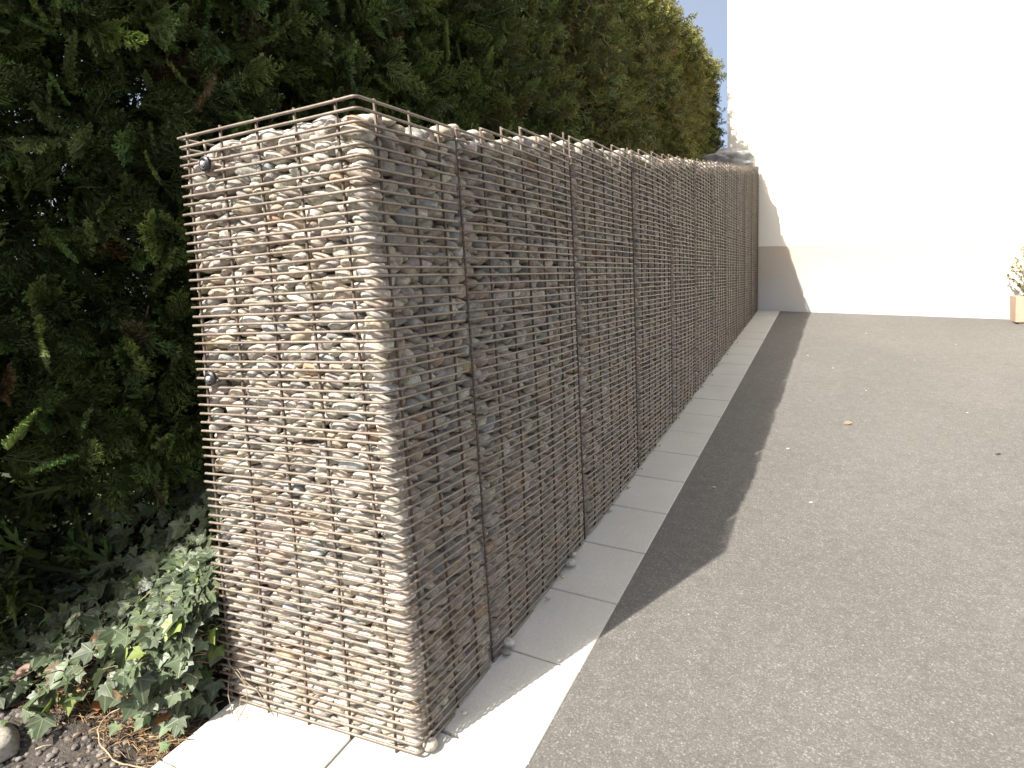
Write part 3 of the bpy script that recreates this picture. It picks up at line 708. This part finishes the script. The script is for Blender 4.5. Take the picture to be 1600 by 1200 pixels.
for k, (x, y, a_, l) in enumerate(((-1.05, -.26, .25, .2), (-.98, -.33, 1.1, .12), (-.72, -.19, .7, .16))):
    mb = MB(); P = np.array([(l*u*math.cos(a_), l*u*math.sin(a_), .008*math.sin(u*7+k)) for u in np.linspace(0, 1, 8)]); mb.tube(P, .0022, 5, (.42, .34, .25))
    o = mb.build('twig', M_litter); o.location = (x, y, float(soilz(x, y))+.012)
    setp(o, ['long pale twig lying on the straw at the left', 'short pale twig pointing up across the dark soil', 'brown twig lying by the slab edge'][k], 'twig')

# ------------------------------------------------------------------ rock on the far end
bm = bmesh.new(); bmesh.ops.create_icosphere(bm, subdivisions=4, radius=1)
V = np.array([v.co[:] for v in bm.verts]); F = np.array([[v.index for v in f.verts] for f in bm.faces]); bm.free()
V = np.sign(V)*np.abs(V)**.75; V *= (1+.12*np.sin(3*V[:, 0]+1)*np.sin(4*V[:, 1]+2)+.07*np.sin(8*V[:, 2]+5*V[:, 0])+.04*np.sin(13*V[:, 1]))[:, None]
V += .09*np.sin(V[:, [1, 2, 0]]*5+2)+.05*np.sin(V[:, [2, 0, 1]]*11)
V *= np.array([.25, .22, .12])
o = mesh('boulder', V, F, M_rock); o.location = (-.27, 6.25, 2.265); setp(o, 'light grey boulder lying on top of the far end of the gabion wall', 'boulder')

# ------------------------------------------------------------------ planter
px, py = 2.306, 6.427; pz = float(gz(px, py))
t = empty('planter', (px+.2, py+.12, pz)); off = np.array(t.location)
setp(t, 'square terracotta coloured planter with a small yellow green shrub against the house wall', 'planter')
def frus(x0, x1, y0, y1, z0, z1, tp, wall):
    mb = MB(); V = []
    for z, e in ((z0, tp), (z1, 0)):
        V += [(x0+e, y0+e, z), (x1-e, y0+e, z), (x1-e, y1-e, z), (x0+e, y1-e, z)]
    V += [(x0+wall, y0+wall, z1), (x1-wall, y0+wall, z1), (x1-wall, y1-wall, z1), (x0+wall, y1-wall, z1)]
    V += [(x0+wall, y0+wall, z1-.05), (x1-wall, y0+wall, z1-.05), (x1-wall, y1-wall, z1-.05), (x0+wall, y1-wall, z1-.05)]
    F = [(0,3,2,1)]+[(i+a_, i+b_, i+4+b_, i+4+a_) for i in (0, 4, 8) for a_, b_ in ((0,1),(1,2),(2,3),(3,0))]
    mb.add(V, F); return mb
frus(px-.012, px+.42, py, py+.25, pz+.02, pz+.262, .012, .018).build('pot', M_pot, t, smooth=False, off=off)
mb = MB(); mb.box((px+.005, py+.017, pz+.1), (px+.402, py+.232, pz+.222)); mb.build('potting_soil', M_soil, t, smooth=False, off=off)
for a_, b_ in ((.03, .03), (.35, .03), (.03, .19), (.35, .19)):
    mb = MB(); mb.box((px+a_, py+b_, pz-.006), (px+a_+.04, py+b_+.03, pz+.0215)); mb.build('foot', M_pot, t, smooth=False, off=off)
ts = empty('shrub', (px+.2, py+.12, pz+.22)); so = np.array(ts.location)
setp(ts, 'small yellow green leafy shrub growing in the planter at the right edge', 'shrub')
mb = MB(); lf = MB()
for k in range(34):
    a_ = rng.uniform(0, 6.28); l = rng.uniform(.22, .55); rr = rng.uniform(.08, .27)
    P = np.array([so+np.array([.04*math.cos(a_), .03*math.sin(a_), -.01])+np.array([math.cos(a_)*rr*u**1.2, math.sin(a_)*rr*.6*u, l*u]) for u in np.linspace(0, 1, 6)])
    mb.tube(P, np.linspace(.004, .0015, 6), 5, (.3, .24, .15))
    for q in range(30):
        u = rng.uniform(.15, 1); p_ = np.array([np.interp(u, np.linspace(0, 1, 6), P[:, i]) for i in range(3)]); d_ = rng.normal(0, 1, 3); d_ /= np.linalg.norm(d_)
        e = np.cross(d_, rng.normal(0, 1, 3)); e /= np.linalg.norm(e); s_ = rng.uniform(.02, .035)
        lf.add([p_, p_+d_*s_*.5+e*s_*.25, p_+d_*s_, p_+d_*s_*.5-e*s_*.25], [(0, 1, 2, 3)], np.array([.13, .15, .035])*rng.uniform(.6, 1.3))
mb.build('stems', M_bark, ts, off=so); lf.build('foliage', M_frond, ts, smooth=False, off=so)
